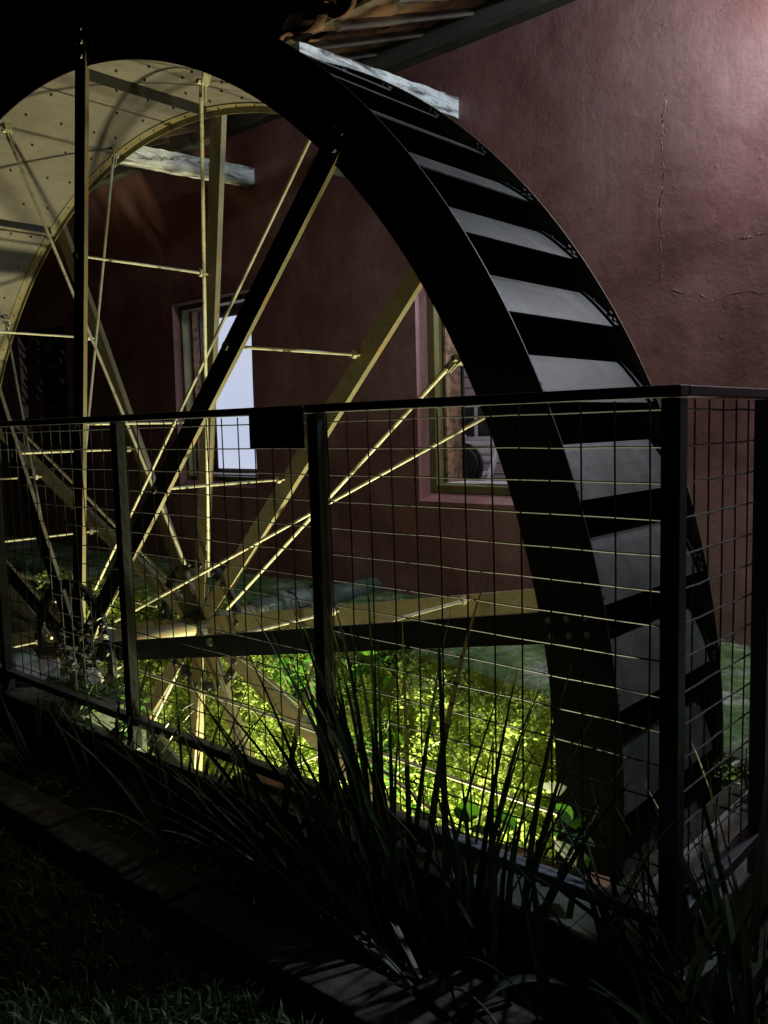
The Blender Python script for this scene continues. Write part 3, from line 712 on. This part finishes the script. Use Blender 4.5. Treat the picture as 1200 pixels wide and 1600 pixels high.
# ================================================================ plants
def arr_mesh(name, V, F, mat, smooth=True):
    me = bpy.data.meshes.new(name); V = np.asarray(V, dtype=np.float32) * S
    me.from_pydata(V.tolist(), [], F); me.materials.append(MAT[mat]); me.update()
    if smooth: me.polygons.foreach_set('use_smooth', [True] * len(me.polygons))
    return me
def blade(V, F, base, dirn, L, w, droop, seg=7, lean=0.0, wave=0):
    """one long bent grass blade with a folded keel"""
    az = dirn; p = Vector(base); el = PI / 2 - lean; s = Vector((-math.sin(az), math.cos(az), 0)); o = len(V)
    tw = random.uniform(-0.9, 0.9)
    for i in range(seg + 1):
        tt = i / seg
        ww = w * (1 - tt ** 2.2) * (0.55 + 0.45 * min(1, tt * 4)) + 0.0002
        e = el - droop * tt ** 1.6
        dv = Vector((math.cos(az) * math.cos(e), math.sin(az) * math.cos(e), math.sin(e)))
        sd = (s * math.cos(tw) + dv.cross(s) * math.sin(tw)); nrm = sd.cross(dv)
        V += [tuple(p - sd * ww), tuple(p + nrm * ww * 0.35), tuple(p + sd * ww)]
        p = p + dv * (L / seg)
    for i in range(seg):
        a = o + i * 3
        F += [(a, a + 1, a + 4, a + 3), (a + 1, a + 2, a + 5, a + 4)]
def clump(x, y, n, Lm, spread, label, lean=0.25, az0=None, azs=PI, w=0.0024, tilt=0.0, droop=0.9, z=None, mat='blade'):
    V, F = [], []
    for i in range(n):
        a = random.uniform(-PI, PI) if az0 is None else random.gauss(az0, azs)
        rr_ = spread * math.sqrt(random.random()); b_ = (rr_ * math.cos(a) + random.uniform(-.006, .006), rr_ * math.sin(a) * 0.6, 0)
        blade(V, F, b_, a, Lm * random.uniform(0.5, 1.05), w * random.uniform(0.6, 1.25), random.uniform(0.1, droop), 8, abs(random.gauss(lean, 0.16)) + tilt)
    o = link('grass_clump', arr_mesh('grass_clump', V, F, mat), None, (x, y, ZG + 0.012 if z is None else z))
    return tag(o, label, 'grass clump', 'tall strappy grass clumps in front of the fence')
cy = -0.205
clump(0.86, cy - .01, 22, 0.30, 0.03, 'low grass clump arching far to the left over the edging pavers', 0.95, PI * 1.0, 0.25, droop=0.5, w=0.0026)
clump(0.975, cy + .022, 20, 0.27, 0.035, 'tall upright grass clump right of the middle fence post before the brightest ferns', 0.20, droop=0.4, w=0.0033)
clump(0.870, cy + .022, 16, 0.35, 0.045, 'tallest grass clump with vertical blades just right of the middle fence post', 0.13, droop=0.3, w=0.0033)
clump(0.930, cy + .022, 16, 0.30, 0.035, 'loose grass clump with crossing blades between the two tall upright clumps', 0.24, droop=0.4, w=0.0033)
clump(0.915, cy + .0, 26, 0.34, 0.03, 'grass clump with long blades sweeping up towards the left of the middle post', 0.50, PI * 0.97, 0.35, droop=0.6, w=0.0028)
clump(0.74, cy, 18, 0.24, 0.035, 'dark grass clump below the left window end of the fence', 0.45, droop=0.8, w=0.003)
clump(0.60, cy, 24, 0.20, 0.04, 'dark grass clump between the middle and the left fence posts', 0.45, droop=1.0, w=0.003)
clump(0.44, cy, 22, 0.18, 0.04, 'dark grass clump at the foot of the left fence post', 0.4, droop=1.0, w=0.0028)
clump(0.27, cy, 18, 0.15, 0.04, 'small dark grass clump by the pale stones at the far left', 0.4, droop=1.0, w=0.0026)
clump(1.035, cy + .01, 11, 0.25, 0.03, 'sparse grass clump crossing the lit lower rail left of the fence corner post', 0.36, droop=0.5, w=0.0034)
clump(1.125, cy + .012, 34, 0.19, 0.035, 'dense dark grass clump in front of the fence corner post', 0.42, droop=0.9, w=0.0033)
clump(1.18, cy + .04, 70, 0.20, 0.06, 'grass clump beyond the fence corner at the lower right edge', 0.40, droop=0.8, w=0.0033)
clump(1.15, -0.09, 16, 0.22, 0.035, 'grass clump growing beside the return panel of the fence', 0.32, droop=0.5, z=KZ - .012, w=0.0033)
# dry stalks with pale tips lying forward
def stalks(x, y, specs, label):
    g = MB(); 
    for (az, L_, lean, dr) in specs:
        p = Vector((0, 0, 0.004)); P_ = [p.copy()]; n = 12
        for i in range(n):
            e = PI / 2 - lean - dr * (i / n)
            p = p + Vector((math.cos(az) * math.cos(e), math.sin(az) * math.cos(e), math.sin(e))) * (L_ / n)
            az += random.uniform(-.05, .05); P_.append(p.copy())
            if i in (6, 8, 9):
                q = p.copy(); aa = az + random.choice((-.45, .45)); Q = [q.copy()]
                for _ in range(4): q = q + Vector((math.cos(aa) * math.cos(e + .3), math.sin(aa) * math.cos(e + .3), math.sin(e + .3))) * (L_ / n * 0.75); Q.append(q.copy())
                g.tube(Q, [0.0007, 0.0006, 0.0005, 0.0012, 0.0007], 5)
        g.tube(P_, [0.0011] * 9 + [0.0008, 0.0007, 0.0013, 0.0008][:len(P_) - 9], 5)
    o = build_at(g, 'dry_stalk', 'dry', (x, y, ZG + 0.012)); return tag(o, label, 'dry stalks')
def build_at(g, name, mat, loc):
    return link(name, g.mesh(name, mat, True), None, loc)
stalks(0.945, -0.235, [(PI * 1.03, 0.44, 1.22, 0.22), (PI * 0.985, 0.36, 1.15, 0.36)], 'long dry branching stalk arching low to the left over the edging pavers')
stalks(0.92, -0.23, [(PI * 0.98, 0.26, 1.05, 0.30)], 'short pale branching stalk with a white tip above the pavers')
stalks(0.955, -0.22, [(PI * 1.86, 0.16, 0.9, 1.3)], 'thin dry twig drooping to the right among the grass')
# broad pale blades lying on the bed
V, F = [], []
for bx, by, az, L_, lean, dr in ((0.0, 0.0, PI * 0.98, 0.17, 1.05, 0.2), (0.02, 0.004, PI * 0.90, 0.14, 1.0, 0.35), (0.03, -0.01, PI * 1.0, 0.12, 1.25, 0.2), (0.07, -0.01, 0.4, 0.10, 0.7, 1.4)):
    blade(V, F, (bx, by, 0), az, L_, 0.0045, dr, 10, lean)
tag(link('fallen_leaf_blades', arr_mesh('fallen_leaf_blades', V, F, 'dry'), None, (0.915, -0.225, ZG + 0.018)), 'broad pale bent blades resting low over the soil bed', 'grass blades')

# fern covered back wall of the pit: maidenhair fronds
def fern_mass(name, n, region, mat, scale, label, seedv):
    R = np.random.default_rng(seedv); V = []; F = []
    for i in range(n):
        b_ = np.array(region(R)); gap = math.sin(19 * b_[0] + 3 * math.sin(13 * b_[2])) * math.sin(23 * b_[2] + 2 * math.sin(17 * b_[0]))
        if gap > 0.45 and R.random() < 0.85: continue
        big = 1.0 + 1.1 * (R.random() < 0.2); az = R.uniform(-PI * 0.95, -PI * 0.05)
        d0 = np.array([math.cos(az) * 0.8, math.sin(az) * 0.9, R.uniform(-0.2, 0.9)]); d0 /= np.linalg.norm(d0)
        L_ = scale * R.uniform(0.5, 1.3) * big ** 0.5; p = b_.copy(); k = 9; side = np.cross(d0, [0, 0, 1]); side /= (np.linalg.norm(side) + 1e-6)
        for j in range(k):
            tt = (j + 1) / k; d1 = d0 + np.array([0, -0.1, -1.1 * tt]); d1 /= np.linalg.norm(d1); p = p + d1 * L_ / k
            for sgn in (-1, 1):
                if R.random() < 0.12: continue
                for m_ in range(2):
                    c0 = p + side * sgn * (0.0045 + 0.006 * m_) * (1.15 - tt) * 1.5 + R.normal(0, 0.0012, 3)
                    a1 = side * sgn * R.uniform(0.7, 1.3) + d1 * 0.4 + R.normal(0, 0.35, 3); a1 /= np.linalg.norm(a1)
                    a2 = np.cross(a1, R.normal(0, 1, 3)); a2 /= np.linalg.norm(a2); s_ = R.uniform(0.0020, 0.0044) * big
                    o = len(V); V += [c0, c0 + (a1 * .7 + a2 * .55) * s_, c0 + (a1 * 1.15 + a2 * .25) * s_, c0 + (a1 * 1.1 - a2 * .3) * s_, c0 + (a1 * .6 - a2 * .6) * s_]
                    F.append((o, o + 1, o + 2, o + 3, o + 4))
    me = arr_mesh(name, V, F, mat, False); o = link(name, me); return tag(o, label, 'ferns', None, 'stuff')
def reg_back(R):
    x = R.uniform(-0.7, 1.02); z = -0.014 - 0.52 * R.random() ** 1.2
    return (x, LYf(x) - 0.002 - 0.035 * R.random() * min(1, (-z) * 5), z)
fern_mass('wall_ferns', 3600, reg_back, 'fern', 0.055, 'dense yellow green maidenhair ferns covering the lit pit wall below the mossy ledge', 3)
g = MB(); nx, nz = 190, 60; o = []
def mossn(x, z): return 0.006 * math.sin(31 * x + 5 * math.sin(17 * z)) * math.sin(37 * z + 3 * math.sin(23 * x)) + 0.004 * math.sin(83 * x + 41 * z) * math.sin(71 * z - 19 * x)
for j in range(nz + 1):
    for i in range(nx + 1):
        x = -0.7 + 1.72 * i / nx; z = -0.016 - 0.5 * j / nz
        o.append((x, LYf(x) - 0.004 - (abs(mossn(x, z)) * 1.3 + random.uniform(0, .0022)) * min(1, j / 3 + .2), z))
g.add(o, [(j * (nx + 1) + i + 1, j * (nx + 1) + i, (j + 1) * (nx + 1) + i, (j + 1) * (nx + 1) + i + 1) for j in range(nz) for i in range(nx)])
tag(build(g, 'moss_cover', 'mosswall', base=(0, 0, 0), smooth=True), 'soft yellow green moss coating the pit wall behind the ferns', 'moss', None, 'stuff')
def reg_edge(R): return (x_ := R.uniform(-1.0, 0.34), LYf(x_) + R.uniform(-0.012, 0.03), -0.02 + R.uniform(-.01, .006))
fern_mass('ledge_ferns', 260, reg_edge, 'fern', 0.05, 'small ferns growing along the ledge edge near the shaft', 5)

def leafy(name, x, y, z, n, h_, sp_, size, label, cat, mat='leaf', seedv=1, up=1.0, droop=0.0, stems=6, round_=False):
    R = random.Random(seedv); V = []; F = []; G = MB()
    for s in range(stems):
        az = R.uniform(0, 2 * PI); p = Vector((R.uniform(-.01, .01), R.uniform(-.01, .01), 0)); P_ = [p.copy()]
        for i in range(7):
            dv = Vector((math.cos(az) * sp_, math.sin(az) * sp_, up * h_ * (1 - droop * i / 6))) / 7 + Vector((R.uniform(-1, 1), R.uniform(-1, 1), R.uniform(-1, 1))) * size * 0.25
            p = p + dv; P_.append(p.copy())
        G.tube(P_, [0.0016 * (1 - 0.1 * i) for i in range(8)], 5)
        for q in range(n // stems):
            i = R.uniform(1, 7); a = P_[int(i)]; 
            dl = Vector((R.uniform(-1, 1), R.uniform(-1, 1), R.uniform(-.6, .7))).normalized(); sd = dl.cross(Vector((R.uniform(-.3, .3), R.uniform(-.3, .3), 1))).normalized(); up_ = sd.cross(dl)
            sz = size * R.uniform(0.5, 1.15); c0 = a + dl * sz * 0.35; o = len(V)
            wd = 0.5 if round_ else 0.33
            pts = [(0, 0, 0), (0.22, wd * .75, .06), (0.5, wd, .05), (0.8, wd * .55, -.02), (1.05, 0, -.12), (0.8, -wd * .55, -.02), (0.5, -wd, .05), (0.22, -wd * .75, .06), (0.5, 0, -.03)]
            V += [tuple(c0 + dl * (a_ * sz) + sd * (b_ * sz) + up_ * (c_ * sz)) for a_, b_, c_ in pts]
            F += [(o + 8, o + k, o + k + 1) for k in range(7)] + [(o + 8, o + 7, o)]
    t = thing(name, (x, y, z), label, cat)
    link('stems', G.mesh('stems', 'blade', True), t); link('leaves', arr_mesh('leaves', V, F, mat), t)
    return t
leafy('leafy_plant', 0.40, LYf(0.40) - 0.03, -0.06, 110, 0.11, 0.06, 0.028, 'bright green leafy plant rising over the ledge edge under the horizontal spoke', 'plant', seedv=11, stems=7)
leafy('leafy_plant', 0.24, LYf(0.24) - 0.05, -0.15, 240, 0.13, 0.10, 0.024, 'bushy green plant behind the lower lit spoke left of the middle post', 'plant', seedv=12, stems=10)
leafy('leafy_plant', 0.35, LYf(0.35) - 0.05, -0.24, 240, 0.14, 0.1, 0.024, 'green leafy plant low in the pit behind the middle fence post', 'plant', seedv=13, stems=10)
leafy('leafy_plant', 0.08, LYf(0.08) - 0.04, -0.17, 180, 0.11, 0.1, 0.02, 'small leaved plant on the pit wall near the wheel hub', 'plant', seedv=14, stems=9)
leafy('leafy_plant', -0.10, LYf(-0.1) - 0.04, -0.12, 160, 0.11, 0.1, 0.02, 'small leaved plant on the pit wall left of the wheel hub', 'plant', seedv=15, stems=9)
leafy('leafy_plant', 0.45, LYf(0.45) - 0.04, -0.28, 160, 0.12, 0.08, 0.018, 'green leafy sprig among the ferns low on the pit wall', 'plant', seedv=16, stems=9)
leafy('broad_leaf_plant', 0.965, -0.095, KZ + 0.003, 8, 0.045, 0.05, 0.036, 'broad lime green leaves sprouting at the foot of the black ring', 'plant', 'lime_leaf', 21, stems=4, round_=True)
leafy('broad_leaf_plant', 0.86, -0.112, KZ + 0.004, 8, 0.03, 0.05, 0.024, 'low lime leaves lying on the pit edge under the lower fence rail', 'plant', 'lime_leaf', 22, stems=4, round_=True)
leafy('flowering_weed', 0.165, -0.09, KZ, 110, 0.115, 0.045, 0.011, 'spindly weed with tiny pale flowers beside the left fence panel', 'plant', 'petal', 23, stems=8)
leafy('leafy_plant', 0.21, -0.09, KZ, 110, 0.035, 0.06, 0.014, 'low leafy weed spreading at the foot of the flowering weed', 'plant', seedv=24, stems=8)
leafy('leafy_plant', 0.36, -0.152, KZ - .004, 70, 0.04, 0.05, 0.013, 'low leafy weed on the kerb below the left fence post', 'plant', seedv=25, stems=7)
leafy('leafy_plant', 1.045, 0.22, KZ - .022, 60, 0.06, 0.04, 0.014, 'thin yellowish weed at the end of the mossy ledge near the return fence', 'plant', 'petal', seedv=26, stems=5)
# bare twigs in the pit by the ferns
def twig(pts, r, label):
    g = MB(); P_ = []
    for k in range(len(pts) - 1):
        for q in range(6):
            tt = q / 6; P_.append(tuple(pts[k][i] + (pts[k + 1][i] - pts[k][i]) * tt + random.uniform(-.002, .002) for i in range(3)))
    P_.append(pts[-1]); g.tube(P_, [r * (1 - 0.6 * i / len(P_)) for i in range(len(P_))], 6)
    o = build(g, 'bare_twig', 'dry', base=tuple(pts[0]), smooth=True); tag(o, label, 'twig')
twig([(0.40, 0.33, -0.24), (0.47, 0.32, -0.17), (0.54, 0.31, -0.12), (0.60, 0.30, -0.16), (0.62, 0.30, -0.25), (0.60, 0.30, -0.33)], 0.003, 'pale arching bare twig hanging over the brightest ferns')
twig([(0.44, 0.34, -0.05), (0.48, 0.33, -0.11), (0.53, 0.31, -0.17)], 0.0022, 'straight pale twig sloping across the upper ferns')
twig([(0.12, 0.42, -0.06), (0.16, 0.39, -0.18), (0.22, 0.36, -0.33)], 0.009, 'thick pale root hanging down the pit wall below the hub')

# stones on the kerb and ledge
def rock(x, y, z, s, label, seedv, mat='stone'):
    R = random.Random(seedv); bm = bmesh.new(); bmesh.ops.create_icosphere(bm, subdivisions=3, radius=s * S)
    ax = Vector((R.uniform(.9, 1.4), R.uniform(.7, 1.1), R.uniform(.5, .75))); ph = [R.uniform(0, 6) for _ in range(6)]
    for v in bm.verts:
        n_ = v.co.normalized(); k = 1 + 0.10 * math.sin(4 * n_.x + ph[0]) + 0.10 * math.sin(5 * n_.y + ph[1]) + 0.08 * math.sin(7 * n_.z + ph[2]) + 0.05 * math.sin(11 * n_.x + 9 * n_.y + ph[3])
        v.co = Vector((v.co.x * ax.x, v.co.y * ax.y, v.co.z * ax.z)) * k
    me = bpy.data.meshes.new('stone'); bm.to_mesh(me); bm.free(); me.materials.append(MAT[mat])
    me.polygons.foreach_set('use_smooth', [True] * len(me.polygons))
    o = link('stone', me, None, (x, y, z + s * 0.35)); tag(o, label, 'stone')
rock(0.14, -0.068, KZ, 0.024, 'pale stone beside the flowering weed', 1); rock(0.04, -0.10, KZ, 0.034, 'larger pale stone at the far left behind the fence', 2)
rock(0.34, LYf(0.34) + 0.025, -0.012, 0.026, 'rounded grey stone on the ledge next to the bright leafy plant', 3)
rock(0.45, LYf(0.45) + 0.03, -0.012, 0.014, 'flat small stone lying on the moss near the leafy plant', 4)
rock(0.08, -0.235, ZG + .012, 0.03, 'dim grey stone in the bed below the left fence end', 5); rock(0.19, -0.225, ZG + .012, 0.022, 'small dim stone in the bed below the flowering weed', 6)
# leaf litter on the bed
R = random.Random(5); V = []; F = []
for i in range(700):
    x = R.uniform(0.3, 1.25); y = R.uniform(-0.26, -0.17); a = R.uniform(0, 6.28); s = R.uniform(0.002, 0.006); z = ZG + 0.017 + R.uniform(0, .003)
    c_, s_ = math.cos(a), math.sin(a); o = len(V); w_ = s * R.uniform(.15, .4); t_ = R.uniform(-.3, .3) * s
    V += [(x - c_ * s, y - s_ * s, z), (x - s_ * w_, y + c_ * w_, z + abs(t_)), (x + c_ * s, y + s_ * s, z + t_ + .001), (x + s_ * w_, y - c_ * w_, z)]
    F += [(o, o + 1, o + 2, o + 3)]
tag(link('leaf_litter', arr_mesh('leaf_litter', V, F, 'dry', False)), 'dry leaf litter scattered over the dark soil bed', 'leaf litter', None, 'stuff')
V = []; F = []
for i in range(900):
    x = R.uniform(-0.8, 1.5); fy = LYf(x); y = fy + 0.01 + (YW - 0.01 - fy) * R.random(); a = R.uniform(0, 6.28); s = R.uniform(0.001, 0.0045); z = -0.006 + R.uniform(0, .002)
    if R.random() < .3: y = YW - R.uniform(0.004, 0.03)
    c_, s_ = math.cos(a), math.sin(a); o = len(V); w_ = s * R.uniform(.2, .6)
    V += [(x - c_ * s, y - s_ * s, z), (x - s_ * w_, y + c_ * w_, z + s * .4), (x + c_ * s, y + s_ * s, z + .001), (x + s_ * w_, y - c_ * w_, z + s * .2)]
    F += [(o, o + 1, o + 2, o + 3)]
tag(link('ledge_litter', arr_mesh('ledge_litter', V, F, 'dry', False)), 'bits of litter and grit lying on the mossy ledge and along the wall base', 'litter', None, 'stuff')
# turf
V = []; F = []; n = 26000
for i in range(n):
    x = R.uniform(0.1, 1.25); y = -0.309 - 0.40 * R.random() ** 1.2
    a = R.uniform(0, 6.28); h_ = R.uniform(0.006, 0.016); w_ = R.uniform(0.0007, 0.0016); l_ = R.uniform(0.2, 1.1) * h_
    c_, s_ = math.cos(a), math.sin(a); b_ = R.uniform(0, 6.28); o = len(V)
    V += [(x - c_ * w_, y - s_ * w_, ZG), (x + c_ * w_, y + s_ * w_, ZG), (x + math.cos(b_) * l_ * .5 + c_ * w_ * .8, y + math.sin(b_) * l_ * .5 + s_ * w_ * .8, ZG + h_ * .7), (x + math.cos(b_) * l_ * .5 - c_ * w_ * .8, y + math.sin(b_) * l_ * .5 - s_ * w_ * .8, ZG + h_ * .7), (x + math.cos(b_) * l_ * 1.2, y + math.sin(b_) * l_ * 1.2, ZG + h_)]
    F += [(o, o + 1, o + 2, o + 3), (o + 3, o + 2, o + 4)]
tag(link('lawn_grass', arr_mesh('lawn_grass', V, F, 'turf', False)), 'short dark lawn grass dimly lit in the lower left corner', 'grass', None, 'stuff')

# ================================================================ things inside the mill room
ch = thing('slatted_chair', (-0.04, 1.15, 0.09), 'white slatted chair standing inside behind the right window', 'chair')
def cb(mb, n_, mat='white_wood'): build(mb, n_, mat, ch, bevel=0.003)
for sx in (-0.10, 0.03):
    cb(MB().obox((sx, 1.24, 0.345), (sx + 0.01, 1.08, 0.091), 0.010, 0.014), 'leg'); cb(MB().obox((sx, 1.06, 0.236), (sx, 1.23, 0.091), 0.010, 0.014), 'leg')
g = MB()
for y in np.arange(1.06, 1.18, 0.024): g.box(-0.106, 0.036, y, y + 0.017, 0.237, 0.246)
cb(g, 'seat'); g = MB()
for z in (0.272, 0.293, 0.314): g.box(-0.094, 0.024, 1.205 + (z - .27) * .5, 1.211 + (z - .27) * .5, z, z + 0.012)
cb(g, 'backrest')
gw = thing('gear_wheel', (0.065, 1.02, 0.09), 'dark toothed iron gear wheel on a stand inside the right window', 'gear')
g = MB().tube([(0.065, 1.01, 0.27), (0.065, 1.03, 0.27)], 0.045, 30)
for k in range(18):
    a = 2 * PI * k / 18; g.obox((0.065 + 0.043 * math.cos(a), 1.02, 0.27 + 0.043 * math.sin(a)), (0.065 + 0.055 * math.cos(a), 1.02, 0.27 + 0.055 * math.sin(a)), 0.018, 0.007, (0, 1, 0))
build(g, 'toothed_wheel', 'dark_iron', gw); build(MB().box(0.055, 0.075, 1.031, 1.05, 0.091, 0.30), 'stand', 'old_wood', gw)
